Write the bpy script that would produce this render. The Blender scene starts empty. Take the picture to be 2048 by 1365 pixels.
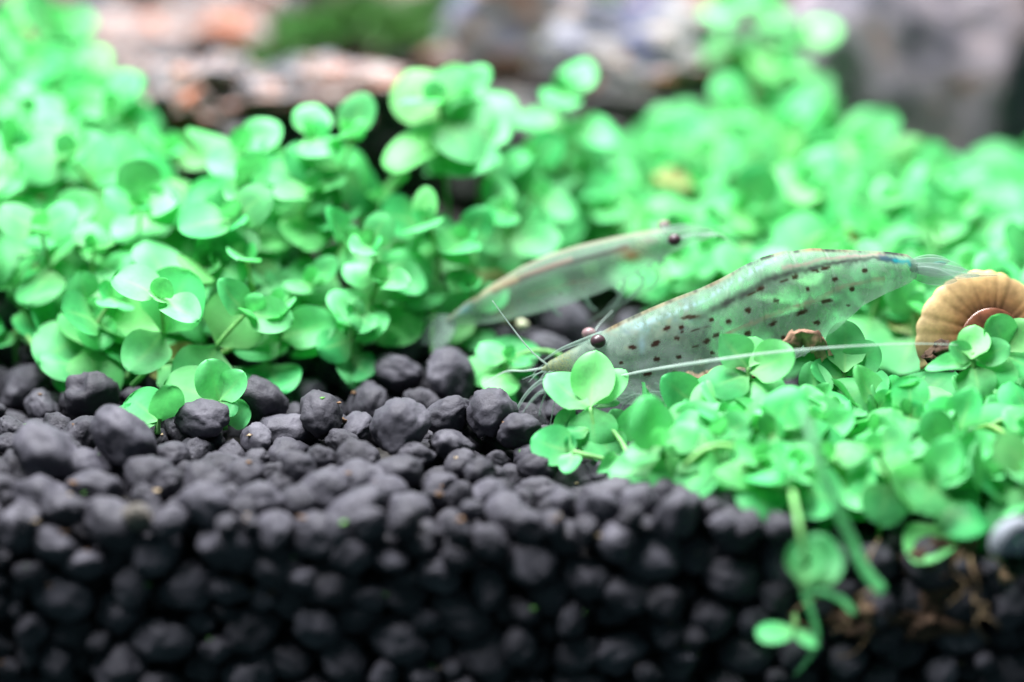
import bpy, bmesh, math, random
import numpy as np
from mathutils import Vector, Matrix, noise as mnoise

# ------------------------------------------------------------------ camera, light, exposure
random.seed(7); rng = np.random.default_rng(7)
S = 0.001                                   # all lengths below are millimetres
sc = bpy.context.scene
COL = sc.collection
PITCH = math.radians(14.0); DIST = 250.0; LENS = 94.0
FWD = np.array([0, math.cos(PITCH), -math.sin(PITCH)])
UP = np.array([0, math.sin(PITCH), math.cos(PITCH)])
RIGHT = np.array([1.0, 0, 0])
CAM = -DIST * FWD
cd = bpy.data.cameras.new('camera'); cam = bpy.data.objects.new('camera', cd); COL.objects.link(cam)
cam.location = CAM * S
cam.rotation_euler = (math.radians(90) - PITCH, 0, 0)
cd.lens = LENS; cd.sensor_width = 36.0; cd.clip_start = 0.005; cd.clip_end = 10.0
cd.dof.use_dof = True; cd.dof.focus_distance = DIST * S; cd.dof.aperture_fstop = 6.9
sc.camera = cam

w = bpy.data.worlds.new('World'); sc.world = w; w.use_nodes = True
bg = w.node_tree.nodes['Background']; bg.inputs[0].default_value = (0.48, 0.84, 0.88, 1); bg.inputs[1].default_value = 0.16

def area(name, loc, size, energy, color, target):
    l = bpy.data.lights.new(name, 'AREA'); l.shape = 'RECTANGLE'; l.size = size[0] * S; l.size_y = size[1] * S
    l.energy = energy; l.color = color
    o = bpy.data.objects.new(name, l); COL.objects.link(o); o.location = Vector(loc) * S
    o.rotation_euler = (Vector(target) - Vector(loc)).to_track_quat('-Z', 'Y').to_euler()
    return o
area('tank_light_bar', (-40, 44, 260), (330, 110), 6.0, (0.985, 0.99, 1.0), (0, 10, 0))

sc.view_settings.view_transform = 'Standard'; sc.view_settings.look = 'None'
sc.view_settings.exposure = 0.06; sc.view_settings.gamma = 1.0
sc.render.engine = 'CYCLES'
sc.cycles.use_denoising = True
sc.cycles.max_bounces = 8; sc.cycles.transparent_max_bounces = 24
sc.cycles.diffuse_bounces = 3; sc.cycles.transmission_bounces = 6
sc.cycles.caustics_reflective = False; sc.cycles.caustics_refractive = False

# ------------------------------------------------------------------ pixel -> place helpers
KPX = 36.0 / LENS / 2048.0
def ray(px, py):
    return FWD + (px - 1024) * KPX * RIGHT - (py - 682.5) * KPX * UP
def P(px, py, y):
    d = ray(px, py); t = (y - CAM[1]) / d[1]
    return CAM + t * d
def project(p):
    d = np.asarray(p, float) - CAM
    z = d @ FWD
    return np.stack([1024 + (d @ RIGHT) / z / KPX, 682.5 - (d @ UP) / z / KPX, z], -1)

YF = -22.5                                  # the plane of the front pane, against which the soil lies
def sstep(a, b, x):
    t = np.clip((x - a) / (b - a), 0, 1); return t * t * (3 - 2 * t)
def surf(x, y):
    x = np.asarray(x, float); y = np.asarray(y, float)
    z = -7.6 + 0.085 * (y + 1.7)
    z = z + 8.0 * sstep(7, 32, y) * (1 - sstep(-12, 6, x)) + 5.0 * np.exp(-(((x + 52) / 18) ** 2 + ((y - 50) / 22) ** 2))
    z = z + 3.5 * sstep(14, 44, y) * sstep(-6, 14, x)
    z = z + 1.5 * np.exp(-(((x - 30) / 20) ** 2 + ((y - 52) / 22) ** 2))
    z = z - 4.6 * sstep(20, 30, x) * (1 - sstep(-19, -9, y))
    z = z - 1.8 * np.exp(-(((x - 7) / 7) ** 2 + ((y + 7) / 6) ** 2))
    z = z - 1.0 * np.exp(-(((x + 4) / 12) ** 2 + ((y + 20) / 8) ** 2))
    return z
def ground(px, py):
    d = ray(px, py); lo, hi = 150.0, 500.0
    for _ in range(50):
        m = (lo + hi) / 2; p = CAM + m * d
        if p[2] > surf(p[0], p[1]): lo = m
        else: hi = m
    return CAM + hi * d

# ------------------------------------------------------------------ mesh helpers
def mesh(name, verts, faces, mat=None, smooth=True):
    me = bpy.data.meshes.new(name)
    me.from_pydata([tuple(v) for v in (np.asarray(verts, float) * S)], [], [tuple(f) for f in faces])
    if smooth: me.polygons.foreach_set('use_smooth', [True] * len(me.polygons))
    if mat: me.materials.append(mat)
    me.update()
    return me
def obj(name, me, parent=None, loc=(0, 0, 0)):
    o = bpy.data.objects.new(name, me); COL.objects.link(o)
    o.location = Vector(loc) * S
    if parent is not None: o.parent = parent
    return o
def empty(name, loc):
    o = bpy.data.objects.new(name, None); o.empty_display_size = 0.002; COL.objects.link(o)
    o.location = Vector(loc) * S
    return o
def tag(o, label, cat, group=None):
    o['label'] = label; o['category'] = cat
    if group: o['group'] = group
    return o
def part(name, verts, faces, mat, root, smooth=True):
    """a mesh given in world millimetres, parented to the Empty root"""
    b = np.array(root.location) / S
    return obj(name, mesh(name, np.asarray(verts) - b, faces, mat, smooth), root)
def smooth_path(pts, n):
    pts = np.asarray(pts, float)
    if len(pts) == 2: return pts[0] + np.linspace(0, 1, n)[:, None] * (pts[1] - pts[0])
    q = np.vstack([2 * pts[0] - pts[1], pts, 2 * pts[-1] - pts[-2]])
    out = []
    for t in np.linspace(0, len(pts) - 1 - 1e-6, n):
        i = int(t); f = t - i; p0, p1, p2, p3 = q[i:i + 4]
        out.append(0.5 * (2 * p1 + (p2 - p0) * f + (2 * p0 - 5 * p1 + 4 * p2 - p3) * f * f + (3 * p1 - p0 - 3 * p2 + p3) * f ** 3))
    return np.array(out)
def tube(path, rad, k=8, flat=1.0):
    path = np.asarray(path, float); n = len(path); rad = np.broadcast_to(rad, n)
    t = np.gradient(path, axis=0); t /= np.linalg.norm(t, axis=1)[:, None] + 1e-9
    ref = np.array([0, 0, 1.0]) if abs(t[0][2]) < .9 else np.array([0, 1.0, 0])
    a = np.cross(t[0], ref); a /= np.linalg.norm(a)
    V = []
    for i in range(n):
        a = a - t[i] * (a @ t[i]); a /= np.linalg.norm(a) + 1e-9
        b = np.cross(t[i], a)
        for j in range(k):
            th = 2 * math.pi * j / k
            V.append(path[i] + rad[i] * (math.cos(th) * a + flat * math.sin(th) * b))
    F = [(i * k + j, i * k + (j + 1) % k, (i + 1) * k + (j + 1) % k, (i + 1) * k + j) for i in range(n - 1) for j in range(k)]
    F += [tuple(range(k))[::-1], tuple((n - 1) * k + j for j in range(k))]
    return np.array(V), F
def join(*vf):
    V = []; F = []; o = 0
    for v, f in vf:
        V.append(np.asarray(v)); F += [tuple(i + o for i in q) for q in f]; o += len(v)
    return np.vstack(V), F
def ico(sub):
    bm = bmesh.new(); bmesh.ops.create_icosphere(bm, subdivisions=sub, radius=1.0)
    V = np.array([v.co[:] for v in bm.verts]); F = [tuple(v.index for v in f.verts) for f in bm.faces]; bm.free()
    return V, F
ICO = {k: ico(k) for k in (2, 3, 4, 5)}
def fbm(p, octv=4, lac=2.0, H=0.9):
    return mnoise.fractal(Vector(p), H, lac, octv)

# ------------------------------------------------------------------ materials
def nmat(name):
    m = bpy.data.materials.new(name); m.use_nodes = True; nt = m.node_tree; nt.nodes.clear()
    out = nt.nodes.new('ShaderNodeOutputMaterial')
    def N(t, **kw):
        n = nt.nodes.new(t)
        for k, v in kw.items():
            if k in n.inputs: n.inputs[k].default_value = v
            else: setattr(n, k, v)
        return n
    return m, nt, N, nt.links.new, out
def ramp(N, stops, interp='LINEAR'):
    r = N('ShaderNodeValToRGB'); e = r.color_ramp; e.interpolation = interp
    while len(e.elements) < len(stops): e.elements.new(0.5)
    for el, (p, c) in zip(e.elements, stops): el.position = p; el.color = (*c, 1)
    return r

def granule_mat(name, c0, c1, c2):
    m, nt, N, L, out = nmat(name)
    tc = N('ShaderNodeTexCoord'); info = N('ShaderNodeObjectInfo')
    n1 = N('ShaderNodeTexNoise', Scale=520.0, Detail=5.0, Roughness=.62); L(tc.outputs['Object'], n1.inputs['Vector'])
    r = ramp(N, [(.3, c0), (.52, c1), (.74, c2)]); L(n1.outputs[0], r.inputs[0])
    hs = N('ShaderNodeHueSaturation'); L(r.outputs[0], hs.inputs['Color'])
    mr = N('ShaderNodeMapRange'); mr.inputs[3].default_value = .72; mr.inputs[4].default_value = 1.3
    L(info.outputs['Random'], mr.inputs[0]); L(mr.outputs[0], hs.inputs['Value'])
    n2 = N('ShaderNodeTexNoise', Scale=2600.0, Detail=6.0, Roughness=.7); L(tc.outputs['Object'], n2.inputs['Vector'])
    vo = N('ShaderNodeTexVoronoi', Scale=1100.0); L(tc.outputs['Object'], vo.inputs['Vector'])
    vr = N('ShaderNodeMapRange'); vr.inputs[1].default_value = .0; vr.inputs[2].default_value = .32; L(vo.outputs['Distance'], vr.inputs[0])
    ad = N('ShaderNodeMath', operation='ADD'); L(n2.outputs[0], ad.inputs[0]); L(vr.outputs[0], ad.inputs[1])
    b = N('ShaderNodeBump', Strength=.85, Distance=.0002); L(ad.outputs[0], b.inputs['Height'])
    p = N('ShaderNodeBsdfPrincipled'); p.inputs['Roughness'].default_value = .62
    p.inputs['Specular IOR Level'].default_value = .18
    L(hs.outputs[0], p.inputs['Base Color']); L(b.outputs[0], p.inputs['Normal']); L(p.outputs[0], out.inputs[0])
    return m
M_GRAN = granule_mat('soil_granule', (.026, .025, .032), (.047, .045, .057), (.088, .084, .102))
M_PALE = granule_mat('soil_granule_pale', (.06, .055, .05), (.11, .10, .09), (.2, .17, .15))
M_BED = granule_mat('soil_bed', (.010, .009, .009), (.018, .016, .015), (.03, .026, .024))

def leaf_mat(name, ca, cb, ct, tfac=.38, vein=True):
    m, nt, N, L, out = nmat(name)
    info = N('ShaderNodeObjectInfo'); tc = N('ShaderNodeTexCoord')
    mx = ramp(N, [(0, ca), (.55, cb), (.8, tuple((a + b) / 2 for a, b in zip(ca, cb))), (1, (cb[0] * 1.25, cb[1] * 1.0, cb[2] * .85))])
    L(info.outputs['Random'], mx.inputs[0])
    no = N('ShaderNodeTexNoise', Scale=1800.0 if vein else 700.0, Detail=4.0, Roughness=.6); L(tc.outputs['Object'], no.inputs['Vector'])
    mr = N('ShaderNodeMapRange'); mr.inputs[1].default_value = .3; mr.inputs[2].default_value = .7; mr.inputs[3].default_value = .72; mr.inputs[4].default_value = 1.22; L(no.outputs[0], mr.inputs[0])
    rnd = N('ShaderNodeMath', operation='MULTIPLY'); rnd.inputs[1].default_value = 7.31; L(info.outputs['Random'], rnd.inputs[0])
    fr = N('ShaderNodeMath', operation='FRACT'); L(rnd.outputs[0], fr.inputs[0])
    m3 = N('ShaderNodeMapRange'); m3.inputs[3].default_value = .60; m3.inputs[4].default_value = 1.10; L(fr.outputs[0], m3.inputs[0])
    mu = N('ShaderNodeMath', operation='MULTIPLY'); L(mr.outputs[0], mu.inputs[0]); L(m3.outputs[0], mu.inputs[1])
    hs = N('ShaderNodeHueSaturation'); L(mx.outputs[0], hs.inputs['Color']); L(mu.outputs[0], hs.inputs['Value'])
    col = hs.outputs[0]
    if vein:      # paler midrib and leaf base, in the leaf's own coordinates (a leaf mesh is 1 mm long along x)
        sp = N('ShaderNodeSeparateXYZ'); L(tc.outputs['Object'], sp.inputs[0])
        ab = N('ShaderNodeMath', operation='ABSOLUTE'); L(sp.outputs[1], ab.inputs[0])
        rb = N('ShaderNodeMapRange'); rb.inputs[1].default_value = .00001; rb.inputs[2].default_value = .00007; rb.inputs[3].default_value = .55; rb.inputs[4].default_value = 0; L(ab.outputs[0], rb.inputs[0])
        bs = N('ShaderNodeMapRange'); bs.inputs[1].default_value = .00005; bs.inputs[2].default_value = .0009; bs.inputs[3].default_value = 1; bs.inputs[4].default_value = .0; L(sp.outputs[0], bs.inputs[0])
        pr = N('ShaderNodeMath', operation='MULTIPLY'); L(rb.outputs[0], pr.inputs[0]); L(bs.outputs[0], pr.inputs[1])
        b2 = N('ShaderNodeMapRange'); b2.inputs[1].default_value = .0; b2.inputs[2].default_value = .0005; b2.inputs[3].default_value = .35; b2.inputs[4].default_value = 0; L(sp.outputs[0], b2.inputs[0])
        mxx = N('ShaderNodeMath', operation='MAXIMUM'); L(pr.outputs[0], mxx.inputs[0]); L(b2.outputs[0], mxx.inputs[1])
        mv = N('ShaderNodeMix', data_type='RGBA'); L(mxx.outputs[0], mv.inputs[0]); L(col, mv.inputs[6]); mv.inputs[7].default_value = (.30, .60, .22, 1); col = mv.outputs[2]
    n2 = N('ShaderNodeTexNoise', Scale=6000.0, Detail=2.0); L(tc.outputs['Object'], n2.inputs['Vector'])
    b = N('ShaderNodeBump', Strength=.15, Distance=.0001); L(n2.outputs[0], b.inputs['Height'])
    p = N('ShaderNodeBsdfPrincipled'); p.inputs['Roughness'].default_value = .50; p.inputs['Specular IOR Level'].default_value = .20
    L(col, p.inputs['Base Color']); L(b.outputs[0], p.inputs['Normal'])
    t = N('ShaderNodeBsdfTranslucent')
    tm = N('ShaderNodeHueSaturation'); tm.inputs['Color'].default_value = (*ct, 1); L(mu.outputs[0], tm.inputs['Value']); L(tm.outputs[0], t.inputs[0])
    ms = N('ShaderNodeMixShader'); ms.inputs[0].default_value = tfac
    L(p.outputs[0], ms.inputs[1]); L(t.outputs[0], ms.inputs[2]); L(ms.outputs[0], out.inputs[0])
    return m
M_LEAF = leaf_mat('leaf', (.055, .46, .135), (.155, .60, .225), (.12, .62, .16), .40)
M_STEM = leaf_mat('stem', (.18, .52, .16), (.26, .58, .20), (.30, .62, .2), .3, False)
M_MOSS = leaf_mat('moss', (.03, .13, .03), (.10, .24, .06), (.10, .26, .06), .3, False)
M_OLD = leaf_mat('old_leaf', (.17, .22, .06), (.26, .25, .08), (.3, .3, .1), .3)
M_ROOT = leaf_mat('pale_stem', (.24, .58, .34), (.3, .62, .4), (.34, .70, .42), .75, False)

def shrimp_mat(name, base, alpha0, speck=.5):
    m, nt, N, L, out = nmat(name)
    at = N('ShaderNodeAttribute', attribute_name='paint'); tc = N('ShaderNodeTexCoord')
    no = N('ShaderNodeTexNoise', Scale=420.0, Detail=4.0); L(tc.outputs['Object'], no.inputs['Vector'])
    r = ramp(N, [(.3, tuple(c * .8 for c in base)), (.7, tuple(min(1, c * 1.2) for c in base))]); L(no.outputs[0], r.inputs[0])
    vo = N('ShaderNodeTexVoronoi', Scale=3800.0); L(tc.outputs['Object'], vo.inputs['Vector'])
    vr = N('ShaderNodeMapRange'); vr.inputs[1].default_value = .10; vr.inputs[2].default_value = .26
    vr.inputs[3].default_value = speck; vr.inputs[4].default_value = 0; L(vo.outputs['Distance'], vr.inputs[0])
    m1 = N('ShaderNodeMix', data_type='RGBA'); L(vr.outputs[0], m1.inputs[0]); L(r.outputs[0], m1.inputs[6]); m1.inputs[7].default_value = (.12, .2, .16, 1)
    m2 = N('ShaderNodeMix', data_type='RGBA'); L(at.outputs['Alpha'], m2.inputs[0]); L(m1.outputs[2], m2.inputs[6]); L(at.outputs['Color'], m2.inputs[7])
    p = N('ShaderNodeBsdfPrincipled'); p.inputs['Roughness'].default_value = .4; p.inputs['Specular IOR Level'].default_value = .08
    L(m2.outputs[2], p.inputs['Base Color'])
    bn = N('ShaderNodeTexNoise', Scale=1800.0, Detail=3.0); L(tc.outputs['Object'], bn.inputs['Vector'])
    b = N('ShaderNodeBump', Strength=.25, Distance=.0001); L(bn.outputs[0], b.inputs['Height']); L(b.outputs[0], p.inputs['Normal'])
    t = N('ShaderNodeBsdfTranslucent'); L(m2.outputs[2], t.inputs[0])
    ms = N('ShaderNodeMixShader'); ms.inputs[0].default_value = .45; L(p.outputs[0], ms.inputs[1]); L(t.outputs[0], ms.inputs[2])
    tr = N('ShaderNodeBsdfTransparent'); tr.inputs[0].default_value = (.93, .97, .95, 1)
    mr = N('ShaderNodeMapRange'); mr.inputs[3].default_value = alpha0; mr.inputs[4].default_value = .97; L(at.outputs['Alpha'], mr.inputs[0])
    fin = N('ShaderNodeMixShader'); L(mr.outputs[0], fin.inputs[0]); L(tr.outputs[0], fin.inputs[1]); L(ms.outputs[0], fin.inputs[2])
    L(fin.outputs[0], out.inputs[0])
    return m
M_SHR = shrimp_mat('shrimp_flesh', (.225, .33, .265), .24)
M_SHR2 = shrimp_mat('shrimp_flesh_green', (.25, .37, .295), .30, .2)

def simple(name, col, rough=.5, spec=.5, coat=0, var=.3, scale=900.0, alpha=None, bump=.2, trans=0):
    m, nt, N, L, out = nmat(name)
    tc = N('ShaderNodeTexCoord'); no = N('ShaderNodeTexNoise', Scale=scale, Detail=4.0); L(tc.outputs['Object'], no.inputs['Vector'])
    r = ramp(N, [(.3, tuple(c * (1 - var) for c in col)), (.7, tuple(min(1, c * (1 + var)) for c in col))]); L(no.outputs[0], r.inputs[0])
    p = N('ShaderNodeBsdfPrincipled'); p.inputs['Roughness'].default_value = rough; p.inputs['Specular IOR Level'].default_value = spec
    p.inputs['Coat Weight'].default_value = coat; p.inputs['Coat Roughness'].default_value = .08
    L(r.outputs[0], p.inputs['Base Color'])
    b = N('ShaderNodeBump', Strength=bump, Distance=.0002); L(no.outputs[0], b.inputs['Height']); L(b.outputs[0], p.inputs['Normal'])
    res = p
    if trans:
        t = N('ShaderNodeBsdfTranslucent'); L(r.outputs[0], t.inputs[0])
        ms = N('ShaderNodeMixShader'); ms.inputs[0].default_value = trans; L(p.outputs[0], ms.inputs[1]); L(t.outputs[0], ms.inputs[2]); res = ms
    if alpha is not None:
        tr = N('ShaderNodeBsdfTransparent'); fin = N('ShaderNodeMixShader'); fin.inputs[0].default_value = alpha
        L(tr.outputs[0], fin.inputs[1]); L(res.outputs[0], fin.inputs[2]); res = fin
    L(res.outputs[0], out.inputs[0])
    return m
M_LIMB = simple('shrimp_limb', (.28, .39, .34), .4, .1, alpha=.34, trans=.4, var=.15)
M_FEEL = simple('shrimp_feeler', (.50, .60, .56), .4, .1, alpha=.55, trans=.3, var=.1)
M_EYE = simple('eye', (.045, .022, .030), .4, .3, .1)
M_EYE2 = simple('eye_far', (.22, .14, .15), .4, .3, .1, alpha=.7)
M_GUT = simple('gut', (.10, .085, .09), .6, .2, var=.5, scale=1500)
M_TEAL = simple('tail_teal', (.02, .22, .18), .6, .1, alpha=.7)
M_GUTB = simple('gut_blue', (.01, .10, .16), .5, .2)
def shell_mat():
    m, nt, N, L, out = nmat('amber_shell')
    tc = N('ShaderNodeTexCoord'); at = N('ShaderNodeAttribute', attribute_name='growth')
    ln = N('ShaderNodeVectorMath', operation='LENGTH'); L(tc.outputs['Object'], ln.inputs[0])
    r = N('ShaderNodeMapRange'); r.inputs[1].default_value = .0026; r.inputs[2].default_value = .0074; L(ln.outputs['Value'], r.inputs[0])
    c = ramp(N, [(0, (.20, .085, .035)), (.25, (.44, .22, .075)), (.6, (.66, .43, .18)), (1, (.76, .56, .28))]); L(r.outputs[0], c.inputs[0])
    no = N('ShaderNodeTexNoise', Scale=600.0, Detail=5.0, Roughness=.65); L(tc.outputs['Object'], no.inputs['Vector'])
    mr = N('ShaderNodeMapRange'); mr.inputs[1].default_value = .3; mr.inputs[2].default_value = .7; mr.inputs[3].default_value = .55; mr.inputs[4].default_value = 1.15; L(no.outputs[0], mr.inputs[0])
    gm = N('ShaderNodeMapRange'); gm.inputs[3].default_value = .72; gm.inputs[4].default_value = 1.15; L(at.outputs['Fac'], gm.inputs[0])
    mu = N('ShaderNodeMath', operation='MULTIPLY'); L(mr.outputs[0], mu.inputs[0]); L(gm.outputs[0], mu.inputs[1])
    hs = N('ShaderNodeHueSaturation'); hs.inputs['Saturation'].default_value = .92; L(c.outputs[0], hs.inputs['Color']); L(mu.outputs[0], hs.inputs['Value'])
    b = N('ShaderNodeBump', Strength=.3, Distance=.0002); L(no.outputs[0], b.inputs['Height'])
    p = N('ShaderNodeBsdfPrincipled'); p.inputs['Roughness'].default_value = .5; p.inputs['Specular IOR Level'].default_value = .2; L(hs.outputs[0], p.inputs['Base Color']); L(b.outputs[0], p.inputs['Normal'])
    t = N('ShaderNodeBsdfTranslucent'); L(hs.outputs[0], t.inputs[0]); ms = N('ShaderNodeMixShader'); ms.inputs[0].default_value = .4; L(p.outputs[0], ms.inputs[1]); L(t.outputs[0], ms.inputs[2])
    L(ms.outputs[0], out.inputs[0]); return m
M_SHELL = shell_mat()
M_COIL = simple('snail_coil', (.12, .042, .022), .3, .35, .3, .6, 700)
M_WHITE = simple('white_shell', (.24, .26, .30), .6, .1, .0, .4, 500)
M_BARK = simple('bark', (.36, .20, .14), .75, .3, 0, .7, 700, bump=.8)
M_SEED = simple('seed', (.40, .42, .28), .5, .4)
M_DEBRIS = simple('brown_debris', (.07, .042, .028), .9, .2, 0, .7, 900, bump=.8)

def rock_mat(name, stops, scale=70.0):
    m, nt, N, L, out = nmat(name)
    tc = N('ShaderNodeTexCoord'); mp = N('ShaderNodeMapping'); L(tc.outputs['Object'], mp.inputs[0]); mp.inputs['Scale'].default_value = (1, 1, 1.9)
    n1 = N('ShaderNodeTexNoise', Scale=scale, Detail=3.0, Roughness=.55, Distortion=1.2); L(mp.outputs[0], n1.inputs['Vector'])
    r = ramp(N, stops); L(n1.outputs[0], r.inputs[0])
    n2 = N('ShaderNodeTexNoise', Scale=scale * 5, Detail=6.0, Roughness=.7); L(mp.outputs[0], n2.inputs['Vector'])
    mr = N('ShaderNodeMapRange'); mr.inputs[3].default_value = .42; mr.inputs[4].default_value = .85; L(n2.outputs[0], mr.inputs[0])
    hs = N('ShaderNodeHueSaturation'); L(r.outputs[0], hs.inputs['Color']); L(mr.outputs[0], hs.inputs['Value'])
    b = N('ShaderNodeBump', Strength=.8, Distance=.0008); L(n2.outputs[0], b.inputs['Height'])
    p = N('ShaderNodeBsdfPrincipled'); p.inputs['Roughness'].default_value = .8
    L(hs.outputs[0], p.inputs['Base Color']); L(b.outputs[0], p.inputs['Normal']); L(p.outputs[0], out.inputs[0])
    return m
M_ROCKA = rock_mat('red_grey_rock', [(.36, (.03, .035, .04)), (.43, (.26, .26, .29)), (.48, (.27, .13, .09)), (.54, (.46, .41, .40)), (.60, (.22, .11, .085)), (.64, (.52, .15, .06))], 120)
M_ROCKB = rock_mat('pale_rock', [(.36, (.09, .10, .22)), (.43, (.20, .20, .23)), (.52, (.30, .285, .27)), (.60, (.36, .15, .08))], 90)
M_ROCKC = rock_mat('mauve_rock', [(.36, (.13, .12, .16)), (.46, (.25, .215, .255)), (.58, (.30, .25, .28)), (.66, (.34, .18, .12))], 60)
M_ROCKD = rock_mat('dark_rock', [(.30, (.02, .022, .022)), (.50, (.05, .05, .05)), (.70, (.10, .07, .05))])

# ------------------------------------------------------------------ soil bed (setting)
gx = np.linspace(-85, 85, 120); gy = np.concatenate([np.linspace(YF + 6, 150, 110)])
V = []; F = []
for yy in gy:
    for xx in gx: V.append((xx, yy, float(surf(xx, yy)) - 3.2 + .8 * fbm((xx * .3, yy * .3, 0))))
nx = len(gx)
F = [(j * nx + i, j * nx + i + 1, (j + 1) * nx + i + 1, (j + 1) * nx + i) for j in range(len(gy) - 1) for i in range(nx - 1)]
b0 = len(V)
for xx in gx: V.append((xx, YF + 6, -45))
F += [(b0 + i, b0 + i + 1, i + 1, i) for i in range(nx - 1)]
bed = obj('soil', mesh('soil', V, F, M_BED)); bed['kind'] = 'structure'; bed['label'] = 'bed of black soil granules banked behind the front pane'

# granule shapes
def granule_mesh(k):
    V, F = ICO[4]; seed = rng.uniform(-50, 50, 3)
    ax = np.array([1.08, rng.uniform(.74, .98), rng.uniform(.62, .86)])
    cut = [(rng.normal(size=3), rng.uniform(.66, .92)) for _ in range(rng.integers(2, 7))]
    dents = [(rng.normal(size=3), rng.uniform(.35, .6), rng.uniform(.06, .2)) for _ in range(rng.integers(1, 4))]
    out = []
    for v in V:
        p = v.copy()
        for nrm, d in cut:
            n_ = nrm / np.linalg.norm(nrm); h = p @ n_
            if h > d: p = p - n_ * (h - d) * .6
        for nrm, wdt, dep in dents:
            n_ = nrm / np.linalg.norm(nrm); a = np.linalg.norm(v - n_)
            p = p * (1 - dep * math.exp(-(a / wdt) ** 2))
        r = 1 + .17 * fbm(v * 1.25 + seed, 3) + .06 * fbm(v * 4 + seed, 3) + .036 * fbm(v * 11 + seed, 3)
        out.append(p * r * ax)
    return np.array(out), F
GM = [granule_mesh(k) for k in range(16)]
GME = [mesh('soil_granule', v, f, M_GRAN) for v, f in GM]
GMP = [mesh('soil_granule', v, f, M_PALE) for v, f in GM[:4]]

# deposit granules: each comes to rest in the lowest of several spots
def deposit():
    pts = []
    # wall column against the pane
    def run(xr, yr, floor, top, tries, fails, rr, pts):
        X = np.array([p[:4] for p in pts]) if pts else np.zeros((0, 4))
        bad = 0
        while bad < fails:
            r = rng.uniform(*rr) if rng.random() > .18 else rng.uniform(rr[0] * .62, rr[0])
            xs = rng.uniform(*xr, tries); ys = rng.uniform(yr[0] + r * .9, yr[1], tries)
            fl = floor(xs, ys) + r * .5
            if len(X):
                d2 = (X[None, :, 0] - xs[:, None]) ** 2 + (X[None, :, 1] - ys[:, None]) ** 2
                R = (X[None, :, 3] + r) * .84
                h = np.where(d2 < R ** 2, X[None, :, 2] + np.sqrt(np.maximum(R ** 2 - d2, 0)), -99).max(1)
                z = np.maximum(fl, h)
            else: z = fl
            sc_ = z + r * .6 - top(xs, ys); i = int(np.argmin(sc_))
            if sc_[i] > 0: bad += 1; continue
            bad = 0
            X = np.vstack([X, [xs[i], ys[i], z[i], r]])
        return [tuple(q) for q in X]
    pts = run((-60, 60), (YF, YF + 8), lambda x, y: np.full_like(x, -31.0), lambda x, y: surf(x, y) + .2, 40, 25, (1.55, 2.7), pts)
    pts = run((-62, 62), (YF + 7, 26), lambda x, y: surf(x, y) - 4.2, lambda x, y: surf(x, y) + .5, 30, 25, (1.65, 2.8), pts)
    return pts
G = deposit()
# hand-set granules that the photograph shows clearly on top of the bed: pixel, row of its middle, radius
for px, py, r in [(185, 795, 2.6), (245, 880, 2.9), (90, 905, 2.8), (405, 835, 2.2), (390, 800, 2.0), (1125, 645, 3.0), (1100, 705, 2.4),
                  (985, 830, 2.6), (895, 825, 2.0), (800, 855, 2.6), (1040, 860, 1.9), (640, 830, 2.4), (520, 800, 2.3), (900, 750, 2.5), (790, 745, 2.6)]:
    c = ground(px, py + 18); c = c + np.array([0, 0, r * .35])
    G = [g for g in G if not (np.hypot(g[0] - c[0], g[1] - c[1]) < (g[3] + r) * .62 and abs(g[2] - c[2]) < r)]
    G.append((c[0], c[1], c[2], r))
# which granules show, and how large
W2, H2 = 512, 341
buf = np.full((H2, W2), -1); zb = np.full((H2, W2), 1e9); yy, xx = np.mgrid[0:H2, 0:W2]
for i, g in enumerate(G):
    q = project(np.array(g[:3])); u, v, z = q[0] / 4, q[1] / 4, q[2]; rp = g[3] / z / KPX / 4
    if u + rp < 0 or v + rp < 0 or u - rp > W2 or v - rp > H2: continue
    a0, a1, b0_, b1 = max(0, int(v - rp)), min(H2, int(v + rp) + 2), max(0, int(u - rp)), min(W2, int(u + rp) + 2)
    if a1 <= a0 or b1 <= b0_: continue
    m_ = ((xx[a0:a1, b0_:b1] - u) ** 2 + (yy[a0:a1, b0_:b1] - v) ** 2 < rp ** 2) & (zb[a0:a1, b0_:b1] > z)
    zb[a0:a1, b0_:b1][m_] = z; buf[a0:a1, b0_:b1][m_] = i
vis = np.bincount(buf[buf >= 0], minlength=len(G)); order = np.argsort(-vis)
SV = []; SF = []; off = 0
PALE = [(300, 1035)]
for rank, i in enumerate(order):
    x, y, z, r = G[i]; k = int(rng.integers(len(GM)))
    rot = Matrix.Rotation(rng.uniform(0, 6.28), 4, 'Z') @ Matrix.Rotation(rng.normal() * .5, 4, 'X') @ Matrix.Rotation(rng.normal() * .5, 4, 'Y')
    s = r * 1.12
    if rank < 300 and vis[i] > 0:
        q = project(np.array([x, y, z]))
        pale = any(abs(q[0] - a) < 32 and abs(q[1] - b) < 28 for a, b in PALE) and r < 1.7
        o = obj('soil_granule', GMP[k % 4] if pale else GME[k], bed, (x, y, z))
        o.rotation_euler = rot.to_euler(); o.scale = (s, s, s)
    else:
        v, f = GM[k]
        v3, f3 = (v[:162], ICO[3][1]) if False else (v, f)
        R3 = np.array(rot.to_3x3()) * s
        if vis[i] == 0:                      # wholly hidden ones: coarse
            v3 = ICO[2][0] * np.array([1, .9, .8]); f3 = ICO[2][1]
        SV.append(v3 @ R3.T + np.array([x, y, z])); SF += [(a + off, b + off, c + off) for a, b, c in f3]; off += len(v3)
st = obj('soil_granule_fill', mesh('soil_granule_fill', np.vstack(SV), SF, M_GRAN), bed); st['kind'] = 'stuff'

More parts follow.
